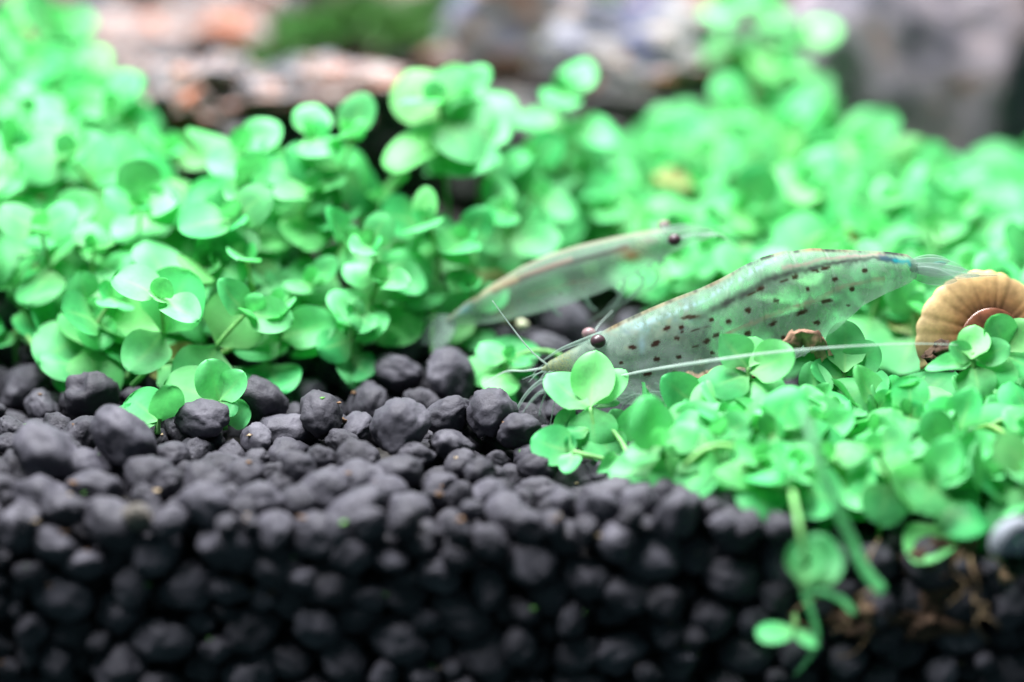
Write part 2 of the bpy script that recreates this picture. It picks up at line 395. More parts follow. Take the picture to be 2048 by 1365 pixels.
CM = [simple('crumb_tan', (.34, .26, .16), .8, .2), simple('crumb_brown', (.12, .07, .04), .9, .2), simple('crumb_green', (.10, .26, .06), .7, .2)]
CV, CF = ICO[2]
for mi, cm in enumerate(CM):
    SVc = []; SFc = []; oc = 0
    for i in rng.permutation([q for q in order[:420] if vis[q] > 0])[:(70, 120, 50)[mi]]:
        x, y, z, r = G[i]; d = np.array([rng.normal() * .5, -abs(rng.normal()) * .5, rng.uniform(.3, 1)]); d /= np.linalg.norm(d); k = rng.uniform(.10, .30) * (1.2 if mi == 1 else 1)
        v = CV * (1 + .35 * rng.normal(size=(len(CV), 1))) * k * np.array([rng.uniform(.7, 1.6), rng.uniform(.7, 1.4), .5]) + np.array([x, y, z]) + d * r * np.array([.98, .9, .80])
        SVc.append(v); SFc += [tuple(a_ + oc for a_ in f_) for f_ in CF]; oc += len(CV)
    o = obj('crumb', mesh('crumb', np.vstack(SVc), SFc, cm), bed); o['kind'] = 'stuff'

# ------------------------------------------------------------------ rocks behind
def rock(px, py, y, size, mat, name, label, cat='rock', seed=0, rough=.35, rotz=0.0, flat=None):
    c = P(px, py, y); V, F = ICO[5]; r0 = np.random.default_rng(seed); sd = r0.uniform(-40, 40, 3)
    cuts = [(r0.normal(size=3), r0.uniform(.55, .85)) for _ in range(9)]
    size = np.array(size); out = []
    cz, sz = math.cos(rotz), math.sin(rotz)
    for v in V:
        p = v.copy()
        for nr, d in cuts:
            n_ = nr / np.linalg.norm(nr); h = p @ n_
            if h > d: p = p - n_ * (h - d) * .85
        p = p * (1 + rough * .6 * fbm(v * 1.6 + sd, 4) + rough * .22 * (abs(fbm(np.array([v[0], v[1], v[2] * 3]) * 2.4 + sd, 4)) - .3))
        p = p * size
        p = np.array([p[0] * cz - p[1] * sz, p[0] * sz + p[1] * cz, p[2]])
        out.append(p)
    o = obj(name, mesh(name, out, F, mat), None, c)
    tag(o, label, cat)
    return o
rock(370, 225, 58, (8.5, 8, 7.5), M_ROCKA, 'rock', 'jagged pink and grey rock at the left end of the ledge', seed=3, rough=.9)
rock(610, 195, 60, (15, 9, 4.2), M_ROCKA, 'rock', 'long red and grey slab forming the ledge over the dark hollow', seed=5, rough=.7)
rock(640, 285, 62, (21, 8, 6.5), M_ROCKD, 'rock', 'rock coloured blackish for the shade of the hollow under the red slab', seed=7)  # near-black colour supplies the shade of the hollow below the ledge
rock(1010, 300, 64, (14, 8, 8), M_ROCKD, 'rock', 'dark brown rock behind the tall bare stemmed sprig', seed=8)
rock(1290, 130, 74, (13, 10, 8), M_ROCKB, 'rock', 'pale cream rock with a slate blue flank', seed=11, rough=.6)
rock(1350, 230, 70, (12, 7, 5), M_ROCKD, 'rock', 'rock coloured black as the shadow under the cream rock', seed=9)  # dark colour here stands for shade beneath the pale rock
rock(1010, 90, 88, (15, 12, 12), M_ROCKB, 'rock', 'whitish rock with peach stains beside the moss clump', seed=12)
rock(1830, 130, 76, (17, 12, 20), M_ROCKC, 'rock', 'large smooth mauve grey boulder behind the climbing sprigs', seed=14, rough=.2)
rock(2070, 60, 84, (9, 12, 26), M_ROCKD, 'rock', 'dark olive rock standing next to the mauve boulder', seed=15)
rock(300, 60, 96, (22, 12, 17), M_ROCKA, 'rock', 'tall peach and grey rock behind the left hand plants', seed=16, rough=.8)
rock(750, -20, 118, (34, 12, 20), M_ROCKA, 'rock', 'broad grey and rust rock farthest back under the moss', seed=18)
rock(1500, -40, 120, (30, 12, 24), M_ROCKB, 'rock', 'broad light grey rock farthest back between cream rock and boulder', seed=19)
rock(-60, 30, 120, (30, 12, 26), M_ROCKC, 'rock', 'grey rock farthest back behind the tall left plants', seed=20)
rock(2250, 0, 125, (30, 12, 34), M_ROCKC, 'rock', 'grey rock farthest back beyond the olive rock', seed=21)

# ------------------------------------------------------------------ plants
def leaf_mesh(cup, droop, fold, wid, tipsharp, mat, wav=0):
    NU, NV = 13, 6; V = []
    for i in range(NU + 1):
        t = 1 - (1 - i / NU) ** 1.45
        if t < .10: wd = .035 + .02 * t
        else:
            q = (t - .10) / .90; q = q ** (.86 - tipsharp * .4)
            wd = .05 * (1 - q) + 1.06 * wid * max(0, 1 - (2 * q - 1) ** 2) ** (.5 + tipsharp)
        if i == NU: wd = .012
        for j in range(NV + 1):
            s = -1 + 2 * j / NV
            z = cup * (wd * s) ** 2 * 2 - droop * t * t + .03 * math.sin(5 * t + 2 * s + 40 * wid) + fold * abs(wd * s) + wav * math.sin(9 * t + 3 * s) * wd
            V.append((t, wd * s, z))
    F = [(i * (NV + 1) + j, (i + 1) * (NV + 1) + j, (i + 1) * (NV + 1) + j + 1, i * (NV + 1) + j + 1) for i in range(NU) for j in range(NV)]
    return mesh('leaf', V, F, mat)
LEAVES = [leaf_mesh(c, d, f, wdt, ts, M_LEAF, wv) for c, d, f, wdt, ts, wv in
          [(.10, .05, .04, .40, .0, .02), (-.15, .12, .04, .42, .0, .03), (.22, -.03, .0, .38, .05, .02), (-.12, .17, .08, .44, -.05, .03),
           (.1, .08, .16, .37, .1, .04), (.22, .02, .0, .46, -.08, .0), (-.2, .08, .0, .40, .02, .03)]]
LEAF_POINT = leaf_mesh(.2, .05, .35, .34, .45, M_LEAF, .02)
LEAF_OLD = leaf_mesh(.3, .35, .1, .32, .1, M_OLD, .1)
def orient(d, up_hint, roll=0.0):
    x = Vector(d).normalized(); u = Vector(up_hint)
    z = (u - x * u.dot(x))
    if z.length < 1e-4: z = Vector((0, 0, 1)) - x * x.z
    z.normalize(); y = z.cross(x)
    m = Matrix((x, y, z)).transposed()
    return (m @ Matrix.Rotation(roll, 3, 'X')).to_euler()
def add_leaf(root, base, d, L, up=(0, 0, 1), roll=0.0, me=None, wide=1.0):
    o = bpy.data.objects.new('leaf', me or random.choice(LEAVES)); COL.objects.link(o); o.parent = root
    o.location = Vector(np.asarray(base) * S) - root.location
    o.rotation_euler = orient(d, up, roll); o.scale = (L, L * wide, L)
    return o
NSPRIG = [0]
def sprig(base, tip, label, group=None, nodes=4, Ls=4.4, bend=None, name='carpet_plant', first=.35, spread=1.0, old=0.0, droopy=0.0):
    base = np.asarray(base, float); tip = np.asarray(tip, float)
    root = empty(name, base); tag(root, label, 'aquatic plant', group); NSPRIG[0] += 1
    h = np.linalg.norm(tip - base)
    mid = (base + tip) / 2 + (np.array(bend) if bend is not None else np.array([random.uniform(-.18, .18), random.uniform(-.18, .1), .06]) * h)
    low = base - np.array([0, 0, 2.5])
    path = smooth_path([low, base + (mid - base) * .25, mid, tip], 14)
    v, f = tube(path, np.linspace(.30, .19, 14), 6)
    part('stem', v, f, M_STEM, root)
    if random.random() < .4:
        an = random.uniform(0, 6.28); L_ = random.uniform(5, 9); q = [base + np.array([math.cos(an), math.sin(an), 0]) * L_ * u for u in (0, .35, .7, 1)]
        q = [np.array([p_[0], p_[1], float(surf(p_[0], p_[1])) + 1.6 + (1.6 if 0 < i_ < 3 else 0)]) for i_, p_ in enumerate(q)]
        v, f = tube(smooth_path(q, 10), .27, 6); part('runner', v, f, M_STEM, root)
    ph = random.uniform(0, math.pi)
    for k in range(nodes):
        t = first + (1 - first) * k / max(1, nodes - 1)
        i = min(12, int(t * 13)); p = path[i] + (path[i + 1] - path[i]) * (t * 13 - i)
        ax = path[min(13, i + 1)] - path[max(0, i - 1)]; ax /= np.linalg.norm(ax) + 1e-9
        ax = ax + np.array([random.gauss(0, .25), -.72 + random.gauss(0, .2), .15]); ax /= np.linalg.norm(ax)
        a = np.cross(ax, [0.81, .55, .1]); a /= np.linalg.norm(a); b = np.cross(ax, a)
        top = k == nodes - 1
        for sg in (0, math.pi):
            th = ph + k * math.pi / 2 + sg + random.uniform(-.25, .25)
            rad = math.cos(th) * a + math.sin(th) * b
            el = random.uniform(-.25, .5) + (.3 if top else 0)
            d = rad * math.cos(el) * spread + ax * math.sin(el)
            L = Ls * (random.uniform(.62, .85) if top else random.uniform(.85, 1.15))
            upv = ax * 1.0 + np.array([0, -.1, .25]) + np.array([random.uniform(-.3, .3), random.uniform(-.3, .3), 0])
            if droopy: d = d - np.array([0, 0, droopy])
            add_leaf(root, p, d, L, upv, random.uniform(-.3, .3), LEAF_OLD if random.random() < old else None, random.uniform(.9, 1.1))
        if top:
            for sg in (0, math.pi):
                th = ph + (k + 1) * math.pi / 2 + sg
                d = (math.cos(th) * a + math.sin(th) * b) * .55 + ax
                add_leaf(root, p, d, Ls * .38, ax + np.array([0, -.4, 0]), 0)
    return root

# hero sprig before the spotted shrimp's head: leaves as they stand
def at(px, py, y): return P(px, py, y)
def hero(name, label, basepx, y, stem_px, leaves, group=None):
    base = P(basepx[0], basepx[1], y); root = empty(name, base); tag(root, label, 'aquatic plant', group)
    for sp in stem_px:
        pts = [P(a, b, c) for a, b, c in sp]
        v, f = tube(smooth_path(pts, 12), np.linspace(.30, .2, 12), 6); part('stem', v, f, M_STEM, root)
    for (bx, by, byy), (tx, ty, tyy), face, wide, mi in leaves:
        b = P(bx, by, byy); t = P(tx, ty, tyy); d = t - b
        add_leaf(root, b, d, np.linalg.norm(d), face, 0, LEAF_POINT if mi == 'p' else LEAVES[mi], wide)
    return root
FC = (0, -1, .35)
hero('carpet_plant', 'bright green rosette of round leaves directly below the eyes of the spotted shrimp', (1200, 915), -6.5,
     [[(1200, 915, -6.5), (1192, 870, -5.8), (1180, 815, -5)], [(1145, 905, -8.5), (1190, 915, -8.8), (1265, 930, -9)], [(1265, 930, -9), (1240, 880, -6.5), (1205, 840, -5)]],
     [((1180, 815, -5), (1192, 703, -1.6), (0, -.6, .8), .86, 2), ((1185, 812, -4), (1250, 738, -2.6), (-.45, -.8, .5), .72, 0),
      ((1178, 815, -5), (1092, 752, -2.6), (.25, -.7, .75), .95, 2), ((1150, 812, -4.2), (1108, 880, -4.6), (-.5, -.8, .2), .6, 4),
      ((1181, 813, -5), (1190, 905, -7), (0, -.9, .35), 1.15, 1), ((1190, 815, -3.6), (1240, 806, -3.6), (.1, -.3, 1), .8, 2),
      ((1195, 850, -5), (1225, 918, -7.5), (.3, -.9, .3), 1.2, 3), ((1178, 860, -6), (1130, 862, -6.5), (0, -.6, .8), .9, 6),
      ((1148, 905, -8.5), (1062, 880, -7.4), (0, -.8, .6), 1.15, 2), ((1147, 905, -8.5), (1133, 945, -10.5), (-.4, -.9, .3), 1.1, 4),
      ((1140, 905, -8.5), (1140, 868, -7.5), (.3, -.9, .3), .8, 0), ((1250, 918, -8.5), (1195, 945, -10.5), (0, -.7, .7), .8, 'p')])
hero('carpet_plant', 'green sprig with one large pointed folded leaf beside the rosette below the shrimp', (1290, 930), -5.0,
     [[(1290, 945, -4.5), (1288, 900, -5), (1285, 880, -5.5)], [(1285, 880, -4), (1320, 840, -2), (1400, 815, -1)]],
     [((1287, 905, -5.5), (1298, 790, -5), (-.35, -.9, .3), 1.3, 'p'), ((1290, 900, -4.6), (1292, 765, -3.6), (.9, -.4, .2), .5, 'p'),
      ((1290, 890, -5), (1350, 835, -6), (.2, -.8, .6), 1.0, 2), ((1285, 895, -6), (1270, 985, -8.5), (0, -.9, .4), 1.1, 1), ((1262, 905, -3), (1225, 818, -2), (.2, -.9, .2), .9, 4),
      ((1330, 835, -1.5), (1400, 790, .5), (0, -.9, .4), .7, 4), ((1335, 838, -1.5), (1380, 812, -.5), (.2, -.8, .4), .7, 1),
      ((1290, 905, -7), (1340, 960, -10), (.2, -.8, .6), 1.1, 5), ((1290, 900, -6), (1370, 870, -8), (.2, -.6, .8), 1.1, 3)])
hero('carpet_plant', 'sprig with a single pointed leaf standing up before the spotted flank of the shrimp', (1500, 800), -4.0,
     [[(1505, 830, -3.5), (1500, 770, -4), (1495, 735, -4)]],
     [((1495, 735, -4), (1440, 668, -3), (.1, -.9, .3), 1.15, 'p'), ((1495, 735, -4), (1510, 672, -1.6), (-.1, -.9, .4), 1.2, 0),
      ((1500, 745, -4), (1590, 705, -5), (0, -.7, .7), 1.1, 2), ((1497, 750, -4), (1420, 770, -6), (0, -.6, .8), 1.0, 3), ((1500, 760, -4), (1560, 800, -7), (.2, -.8, .6), 1.1, 1)])
hero('carpet_plant', 'sprig with an upright oval leaf beside the bark shard under the shrimp abdomen', (1690, 800), -1.0,
     [[(1695, 840, -1), (1690, 780, -1), (1690, 735, -1)]],
     [((1690, 745, -1.5), (1692, 640, .8), (0, -.8, .5), .86, 0), ((1690, 750, -1), (1755, 690, -1), (-.2, -.9, .4), 1.0, 0),
      ((1690, 760, -1), (1620, 740, -2.5), (.1, -.7, .7), 1.0, 2), ((1690, 770, -1.5), (1650, 800, -4), (0, -.8, .6), 1.1, 1), ((1692, 770, -1.5), (1770, 770, -4), (0, -.7, .7), 1.1, 3)])
hero('carpet_plant', 'pale sprig whose round leaves cover the mouth of the amber snail shell', (1950, 760), -4.5,
     [[(1950, 790, -4), (1948, 740, -4.5), (1945, 705, -4.5)]],
     [((1945, 718, -5), (1950, 652, -2.5), (-.1, -.7, .6), 1.0, 2), ((1945, 720, -4.5), (1898, 690, -4.5), (.1, -.8, .6), 1.0, 2),
      ((1950, 720, -4), (2020, 690, -4), (-.1, -.8, .6), .9, 0), ((1945, 725, -4.5), (1850, 735, -5), (0, -.5, .9), .6, 4), ((1948, 730, -4.5), (1960, 790, -7), (0, -.9, .5), 1.2, 1)])
hero('carpet_plant', 'sprig with a curled bright leaf lying across the amber snail shell', (2010, 740), -2.2,
     [[(2012, 770, -2), (2015, 730, -2.2), (2010, 700, -2.5)]],
     [((2012, 702, -2.5), (1985, 632, -2.5), (.3, -.9, .4), 1.0, 5), ((2012, 705, -2.5), (2055, 640, -2), (-.3, -.9, .4), 1.0, 0), ((2012, 710, -2.5), (2070, 740, -4), (0, -.7, .7), 1.1, 1), ((2012, 712, -3), (1975, 760, -6), (0, -.8, .6), 1.1, 3)])

# tall sprigs on the crest of the left mound, in front of the dark hollow
def riser(px, py, y, label, nodes, Ls, first, dx=0.0, bend=None):
    tip = P(px, py, y); base = np.array([tip[0] + dx, y + 2.0, float(surf(tip[0] + dx, y + 2.0))])
    sprig(base, tip, label, nodes=nodes, Ls=Ls, first=first, bend=bend)
riser(880, 205, 26, 'tall sprig on one bare stem topped by a round leaf cluster before the dark hollow', 4, 6.4, .78, 1.0, (0, 0, 1))
riser(925, 190, 30, 'pale leafy top reaching above the dark hollow beside the red rock', 4, 6.2, .72, 1.5, (1, 0, 1))
riser(705, 275, 24, 'slender sprig with one upright paddle leaf before the blackish rock', 3, 6.0, .6, -1.0)
riser(485, 300, 24, 'sprig with heart shaped pair of leaves below the pink rock', 4, 6.6, .5)
riser(620, 275, 24, 'sprig of shiny pale leaves rising before the dark hollow', 4, 6.6, .5)
riser(320, 400, 24, 'leafy sprig below the left end of the pink ledge', 4, 6.4, .4)
riser(1130, 190, 40, 'leafy sprig with one long upright leaf before the pale rock', 5, 6.4, .5)
riser(1060, 330, 36, 'rounded sprig below the long upright leaf', 4, 6.4, .4)

# random carpet
LANDMARKS = {
 'left': [((-46, 10), 'beside the black granules at the soil edge'), ((-27, 12), 'behind the pointed black granule'), ((-15, 22), 'left of the blurred shrimp tail'),
          ((-48, 28), 'in the thick of the carpet far from the shrimps'), ((-25, 32), 'below the heart shaped pair of leaves'), ((-10, 36), 'at the foot of the tall bare stemmed sprig'), ((-50, 48), 'in front of the peach rock')],
 'right': [((6, 26), 'just behind the blurred shrimp'), ((28, 22), 'behind the back of the spotted shrimp'), ((48, 16), 'behind the amber snail shell'), ((10, 44), 'below the long upright leaf and pale rock'),
           ((30, 44), 'below the cream rock and tall climbing sprigs'), ((52, 42), 'below the mauve boulder')],
 'front': [((17, -8), 'beside the sprig with the pointed folded leaf'), ((26, -4), 'under the long white feeler of the spotted shrimp'), ((40, -5), 'in front of the amber snail shell'),
           ((30, -18), 'hanging over the dark hollow by the drooping stem'), ((46, -18), 'hanging over the dark hollow by the white snail shell')]}
def fill(n, xr, yr, inside, hfun, zone, group, Ls=(5.0, 6.6), mind=4.5, lean=(0, -.22), nodes=(3, 4), old=.02):
    pts = []; tries = 0
    while len(pts) < n and tries < n * 80:
        tries += 1
        x = random.uniform(*xr); y = random.uniform(*yr)
        if not inside(x, y): continue
        if any((x - a) ** 2 + (y - b) ** 2 < mind ** 2 for a, b in pts): continue
        pts.append((x, y)); z = float(surf(x, y)) + .3; k = random.uniform(.7, 1.25); h = hfun(x, y) * k
        lx = lean[0] + random.gauss(0, .3); tip = (x + h * lx, y + h * (lean[1] + random.gauss(0, .25)), z + h)
        L = random.uniform(*Ls); nn = random.randint(*nodes)
        where = min(LANDMARKS[zone], key=lambda q: (q[0][0] - x) ** 2 + (q[0][1] - y) ** 2)[1]
        look = ('tall ' if k > 1.02 else 'low ') + ('large leaved ' if L > sum(Ls) / 2 else 'small leaved ') + ('bushy ' if nn == nodes[1] else 'sparse ')
        sprig((x, y, z), tip, look + 'green sprig ' + where, group, nn, L, old=old)
    return len(pts)
FB = [(-300, 745), (0, 755), (130, 778), (330, 800), (470, 785), (560, 750), (700, 745), (780, 728), (860, 705), (960, 680), (1010, 610), (1180, 550), (1300, 620), (1450, 700), (1600, 745), (2100, 770), (2300, 770)]
FBW = np.array([ground(a, b)[:2] for a, b in FB])
def fronty(x): return float(np.interp(x, FBW[:, 0], FBW[:, 1]))
def backy(x): return float(np.interp(x, [-70, -44, -37, -12, 0, 6, 14, 70], [58, 52, 25, 26, 34, 48, 60, 62]))
nL = fill(82, (-64, 2), (4, 60), lambda x, y: fronty(x) + 1.5 < y < backy(x) and (x < -9 or y > 18), lambda x, y: 7.6 + 0.8 * sstep(20, 30, y), 'left', 'carpet plants left of the shrimps')
nR = fill(92, (2, 64), (5.5, 62), lambda x, y: max(fronty(x) + 2, 18 if x < 16 else 0) < y < backy(x) - 16 * float(sstep(34, 46, x)), lambda x, y: 6.5, 'right', 'carpet plants behind the shrimps')
nF = fill(46, (10, 60), (YF + 4.5, -2.5), lambda x, y: (x > 25 or y > -16) and x > 13 + max(0, (-12 - y)) * 1.5 and not (x < 17 and y > -6),
     lambda x, y: 2.4 + 4.0 * (1 - sstep(-19, -9, y)) * sstep(20, 30, x), 'front', 'front clump of carpet plants', Ls=(4.7, 6.0), mind=3.2, lean=(0, -.06), old=.01)
# strays growing by the soil edge
for px, py, hh, lb in [(700, 745, 6, 'small stray sprig on bare soil left of the blurred shrimp tail'), (1000, 765, 2.5, 'tiny two leaved sprig on bare soil by the shrimp feelers'), (930, 690, 6, 'small sprig behind the black granules under the blurred shrimp tail')]:
    b = ground(px, py); sprig(b, b + np.array([random.uniform(-1, 1), -1, hh]), lb, nodes=3, Ls=4.2, first=.4)
y0 = float(ground(330, 858)[1])
hero('carpet_plant', 'flat bright sprig lying behind two large black granules', (315, 850), y0, [[(315, 868, y0), (316, 850, y0), (320, 838, y0)]],
     [((320, 842, y0), (345, 772, y0 - .5), (.6, -.8, .2), 1.1, 0), ((315, 845, y0), (222, 828, y0 - 1), (0, -.45, .9), .9, 2), ((316, 842, y0), (258, 792, y0 + 1), (.2, -.8, .6), 1.2, 5)])
y0 = float(ground(440, 850)[1]) + 2
hero('carpet_plant', 'small low sprig wedged beside the pointed black granule', (450, 850), y0, [[(450, 860, y0), (448, 830, y0), (440, 800, y0)]],
     [((450, 845, y0), (497, 812, y0), (-.2, -.9, .3), 1.1, 5), ((440, 802, y0), (415, 720, y0), (.3, -.8, .5), 1.1, 0), ((440, 800, y0), (490, 745, y0), (-.2, -.8, .5), 1.0, 2), ((440, 802, y0), (330, 760, y0), (.2, -.7, .7), 1.1, 3), ((442, 800, y0), (462, 830, y0 - 2), (0, -.9, .5), 1.0, 1)])
# high plants at the frame's upper edges
def tall(spots, where, group):
    for k, (px, py, y) in enumerate(spots):
        p = P(px, py, y); base = np.array([p[0], p[1] + 2, float(surf(p[0], p[1] + 2))]); L = random.uniform(5.6, 7.0); nn = random.choice((4, 5))
        h = p[2] - base[2]
        sprig(base, p, f"{'very tall' if h > 18 else 'tall'} {'large' if L > 6.3 else 'small'} leaved {'bushy' if nn == 5 else 'sparse'} blurred sprig {where}", group, nodes=nn, Ls=L, first=.4)
tall([(60, 120, 46), (120, 190, 42), (20, 220, 40), (170, 260, 40), (110, 50, 50), (10, 50, 50), (-40, 130, 46), (145, 120, 48)], 'beside the peach rock', 'tall plants by the peach rock')
tall([(1540, 20, 66), (1460, 15, 66), (1600, 80, 64), (1560, 140, 60), (1650, 230, 56), (1470, 230, 54), (1590, 260, 54), (1740, 330, 50), (1850, 390, 50), (2010, 390, 52), (2060, 350, 56)], 'climbing before the mauve boulder', 'tall plants by the mauve boulder')

# hanging growth over the dark hollow at the pane
hero('hanging_sprig', 'single round leaf hanging on a thin stalk over the dark hollow at the pane', (1600, 1010), YF + 1, [[(1585, 985, -22), (1598, 1050, -26.5), (1610, 1120, -27.5), (1608, 1185, -27)]],
     [((1608, 1178, -28), (1652, 1072, -25.5), (-.2, -.9, .5), 1.15, 2), ((1608, 1165, -28.2), (1622, 1092, -27), (-.3, -.8, .6), .9, 0)])
r_ = empty('drooping_stem', P(1600, 810, -20)); tag(r_, 'pale green strap like stem drooping out of the front clump', 'aquatic plant')
v, f = tube(smooth_path([P(1600, 810, -20), P(1625, 880, -25.5), P(1660, 980, -27.5), P(1700, 1075, -28), P(1730, 1140, -27.5), P(1765, 1182, -26.5)], 20), np.linspace(.34, .5, 20), 8, .5); part('stem', v, f, M_ROOT, r_)
r_ = empty('curled_stem', P(1610, 1180, -22)); tag(r_, 'short pale stem curling right below the hanging round leaf', 'aquatic plant')
v, f = tube(smooth_path([P(1608, 1180, -27), P(1650, 1185, -26.8), P(1685, 1200, -26), P(1705, 1222, -25)], 14), np.linspace(.35, .55, 14), 8, .6); part('stem', v, f, M_ROOT, r_)
v, f = tube(smooth_path([P(1608, 1183, -27), P(1625, 1230, -26), P(1635, 1280, -25), P(1615, 1320, -24), P(1590, 1350, -23)], 16), np.linspace(.3, .16, 16), 6); part('root_thread', v, f, M_ROOT, r_)
hero('hanging_sprig', 'sunken green leaf pressed against the pane low in the black soil', (1560, 1240), YF, [[(1590, 1230, -22), (1590, 1250, -24), (1588, 1258, -24.5)]],
     [((1588, 1258, -24.5), (1515, 1262, -25.5), (.1, -.3, 1), .9, 3), ((1588, 1258, -24.5), (1640, 1290, -25.8), (.1, -.3, 1), .7, 1)])

# moss clumps on the rocks
def moss(px, py, y, rx, rz, n, label):
    c = P(px, py, y); root = empty('moss_clump', c); tag(root, label, 'moss')
    V = []; F = []
    for _ in range(n):
        d = rng.normal(size=3); d /= np.linalg.norm(d); d[2] = abs(d[2]) * .9 - .25; p = c + d * np.array([rx, rx * .6, rz]) * rng.uniform(.35, 1)
        dr = d + rng.normal(size=3) * .6; dr /= np.linalg.norm(dr); sd = np.cross(dr, rng.normal(size=3)); sd /= np.linalg.norm(sd); L = rng.uniform(1.2, 2.8); w_ = L * .17
        k = len(V); V += [p, p + dr * L * .5 + sd * w_, p + dr * L, p + dr * L * .5 - sd * w_]; F.append((k, k + 1, k + 2, k + 3))
    o = part('frond', V, F, M_MOSS, root); o['kind'] = 'stuff'
for px, py, y, rx, rz, n, lb in [(620, 70, 82, 4.5, 3, 420, 'loose moss tuft on the left of the rust rock'), (720, 45, 84, 6, 4, 650, 'thick moss tuft in the middle of the rust rock'),
        (810, 75, 82, 4.5, 3, 420, 'drooping moss tuft over the red slab'), (880, 25, 88, 5, 4, 420, 'dark moss tuft beside the whitish rock'), (560, 125, 72, 3, 2.2, 240, 'small moss tuft on top of the red slab'),
        (480, 150, 66, 2.6, 2, 200, 'tiny moss patch on the jagged pink rock'), (1130, 105, 78, 3, 3, 300, 'round dark moss tuft between the two pale rocks'), (1180, -5, 90, 4, 3, 300, 'dark moss tuft on top of the pale rocks')]:
    moss(px, py, y, rx, rz, n, lb)

# ------------------------------------------------------------------ shrimps
def curve(pts, xs, sm=0):
    pts = np.array(pts, float); o = np.argsort(pts[:, 0]); pts = pts[o]
    y = np.interp(xs, pts[:, 0], pts[:, 1])
    if sm:
        k = np.exp(-np.linspace(-2, 2, 2 * sm + 1) ** 2); k /= k.sum()
        y = np.convolve(np.pad(y, sm, mode='edge'), k, 'valid')
    return y
def seg_d(px, py, path):
    """distance of points to a polyline, in pixels"""
    best = np.full(px.shape, 1e9)
    for (x0, y0), (x1, y1) in zip(path[:-1], path[1:]):
        dx, dy = x1 - x0, y1 - y0; t = np.clip(((px - x0) * dx + (py - y0) * dy) / (dx * dx + dy * dy), 0, 1)
        best = np.minimum(best, np.hypot(px - x0 - t * dx, py - y0 - t * dy))
    return best
def body(name, root, top, bot, y0, widf, mat, n, m, paint, sm=8, yfun=None, seg=None):
    x0, x1 = top[0][0], top[-1][0]
    xs = np.linspace(min(x0, x1), max(x0, x1), n)
    rt = curve(top, xs, sm); rb = curve(bot, xs, sm)
    V = []; PX = np.zeros((n, m)); PY = np.zeros((n, m)); NS = np.zeros((n, m))
    for i, x in enumerate(xs):
        yy_ = y0 if yfun is None else yfun(x)
        a = P(x, rt[i], yy_); b = P(x, rb[i], yy_); c = (a + b) / 2; hh = max(.02, (a[2] - b[2]) / 2); ww = min(widf(x), hh * 1.1); sg_ = seg(x) if seg else 0.0; hh *= 1 + .35 * sg_; ww *= 1 + sg_
        bow = 20 * sstep(1380, 1440, x) * (1 - sstep(1770, 1832, x))
        for j in range(m):
            th = 2 * math.pi * j / m; cs, sn = math.cos(th), math.sin(th)
            cy = math.copysign(abs(cs) ** .9, cs); dxp = bow * (1 - sn * sn) * (1 if seg else 0); V.append((c[0] + dxp * .047, c[1] + ww * cy, c[2] + hh * sn))
            PX[i, j] = x + dxp; PY[i, j] = (rt[i] + rb[i]) / 2 - (rb[i] - rt[i]) / 2 * sn; NS[i, j] = -cs
    F = [(i * m + j, i * m + (j + 1) % m, (i + 1) * m + (j + 1) % m, (i + 1) * m + j) for i in range(n - 1) for j in range(m)]
    F += [tuple(range(m))[::-1], tuple((n - 1) * m + j for j in range(m))]
    o = part(name, V, F, mat, root)
    # note: the far side of a cross section stands higher in the picture by its depth, the near side lower
    col = paint(PX, PY, NS, rt, rb)
    at_ = o.data.color_attributes.new('paint', 'FLOAT_COLOR', 'POINT')
    at_.data.foreach_set('color', col.reshape(-1).astype(np.float32))
    return o
def blend(col, rgb, a):
    a = np.clip(a, 0, 1)
    A0 = col[..., 3]; An = 1 - (1 - A0) * (1 - a)
    wgt = np.where(An > 1e-6, a / np.maximum(An, 1e-6), 0)[..., None]
    col[..., :3] = col[..., :3] * (1 - wgt) + np.array(rgb) * wgt; col[..., 3] = An
def nz(PX, PY, s, seed=0):
    out = np.zeros(PX.shape)
    for i in range(PX.shape[0]):
        for j in range(PX.shape[1]): out[i, j] = mnoise.noise(Vector((PX[i, j] * s, PY[i, j] * s, seed)))
    return out

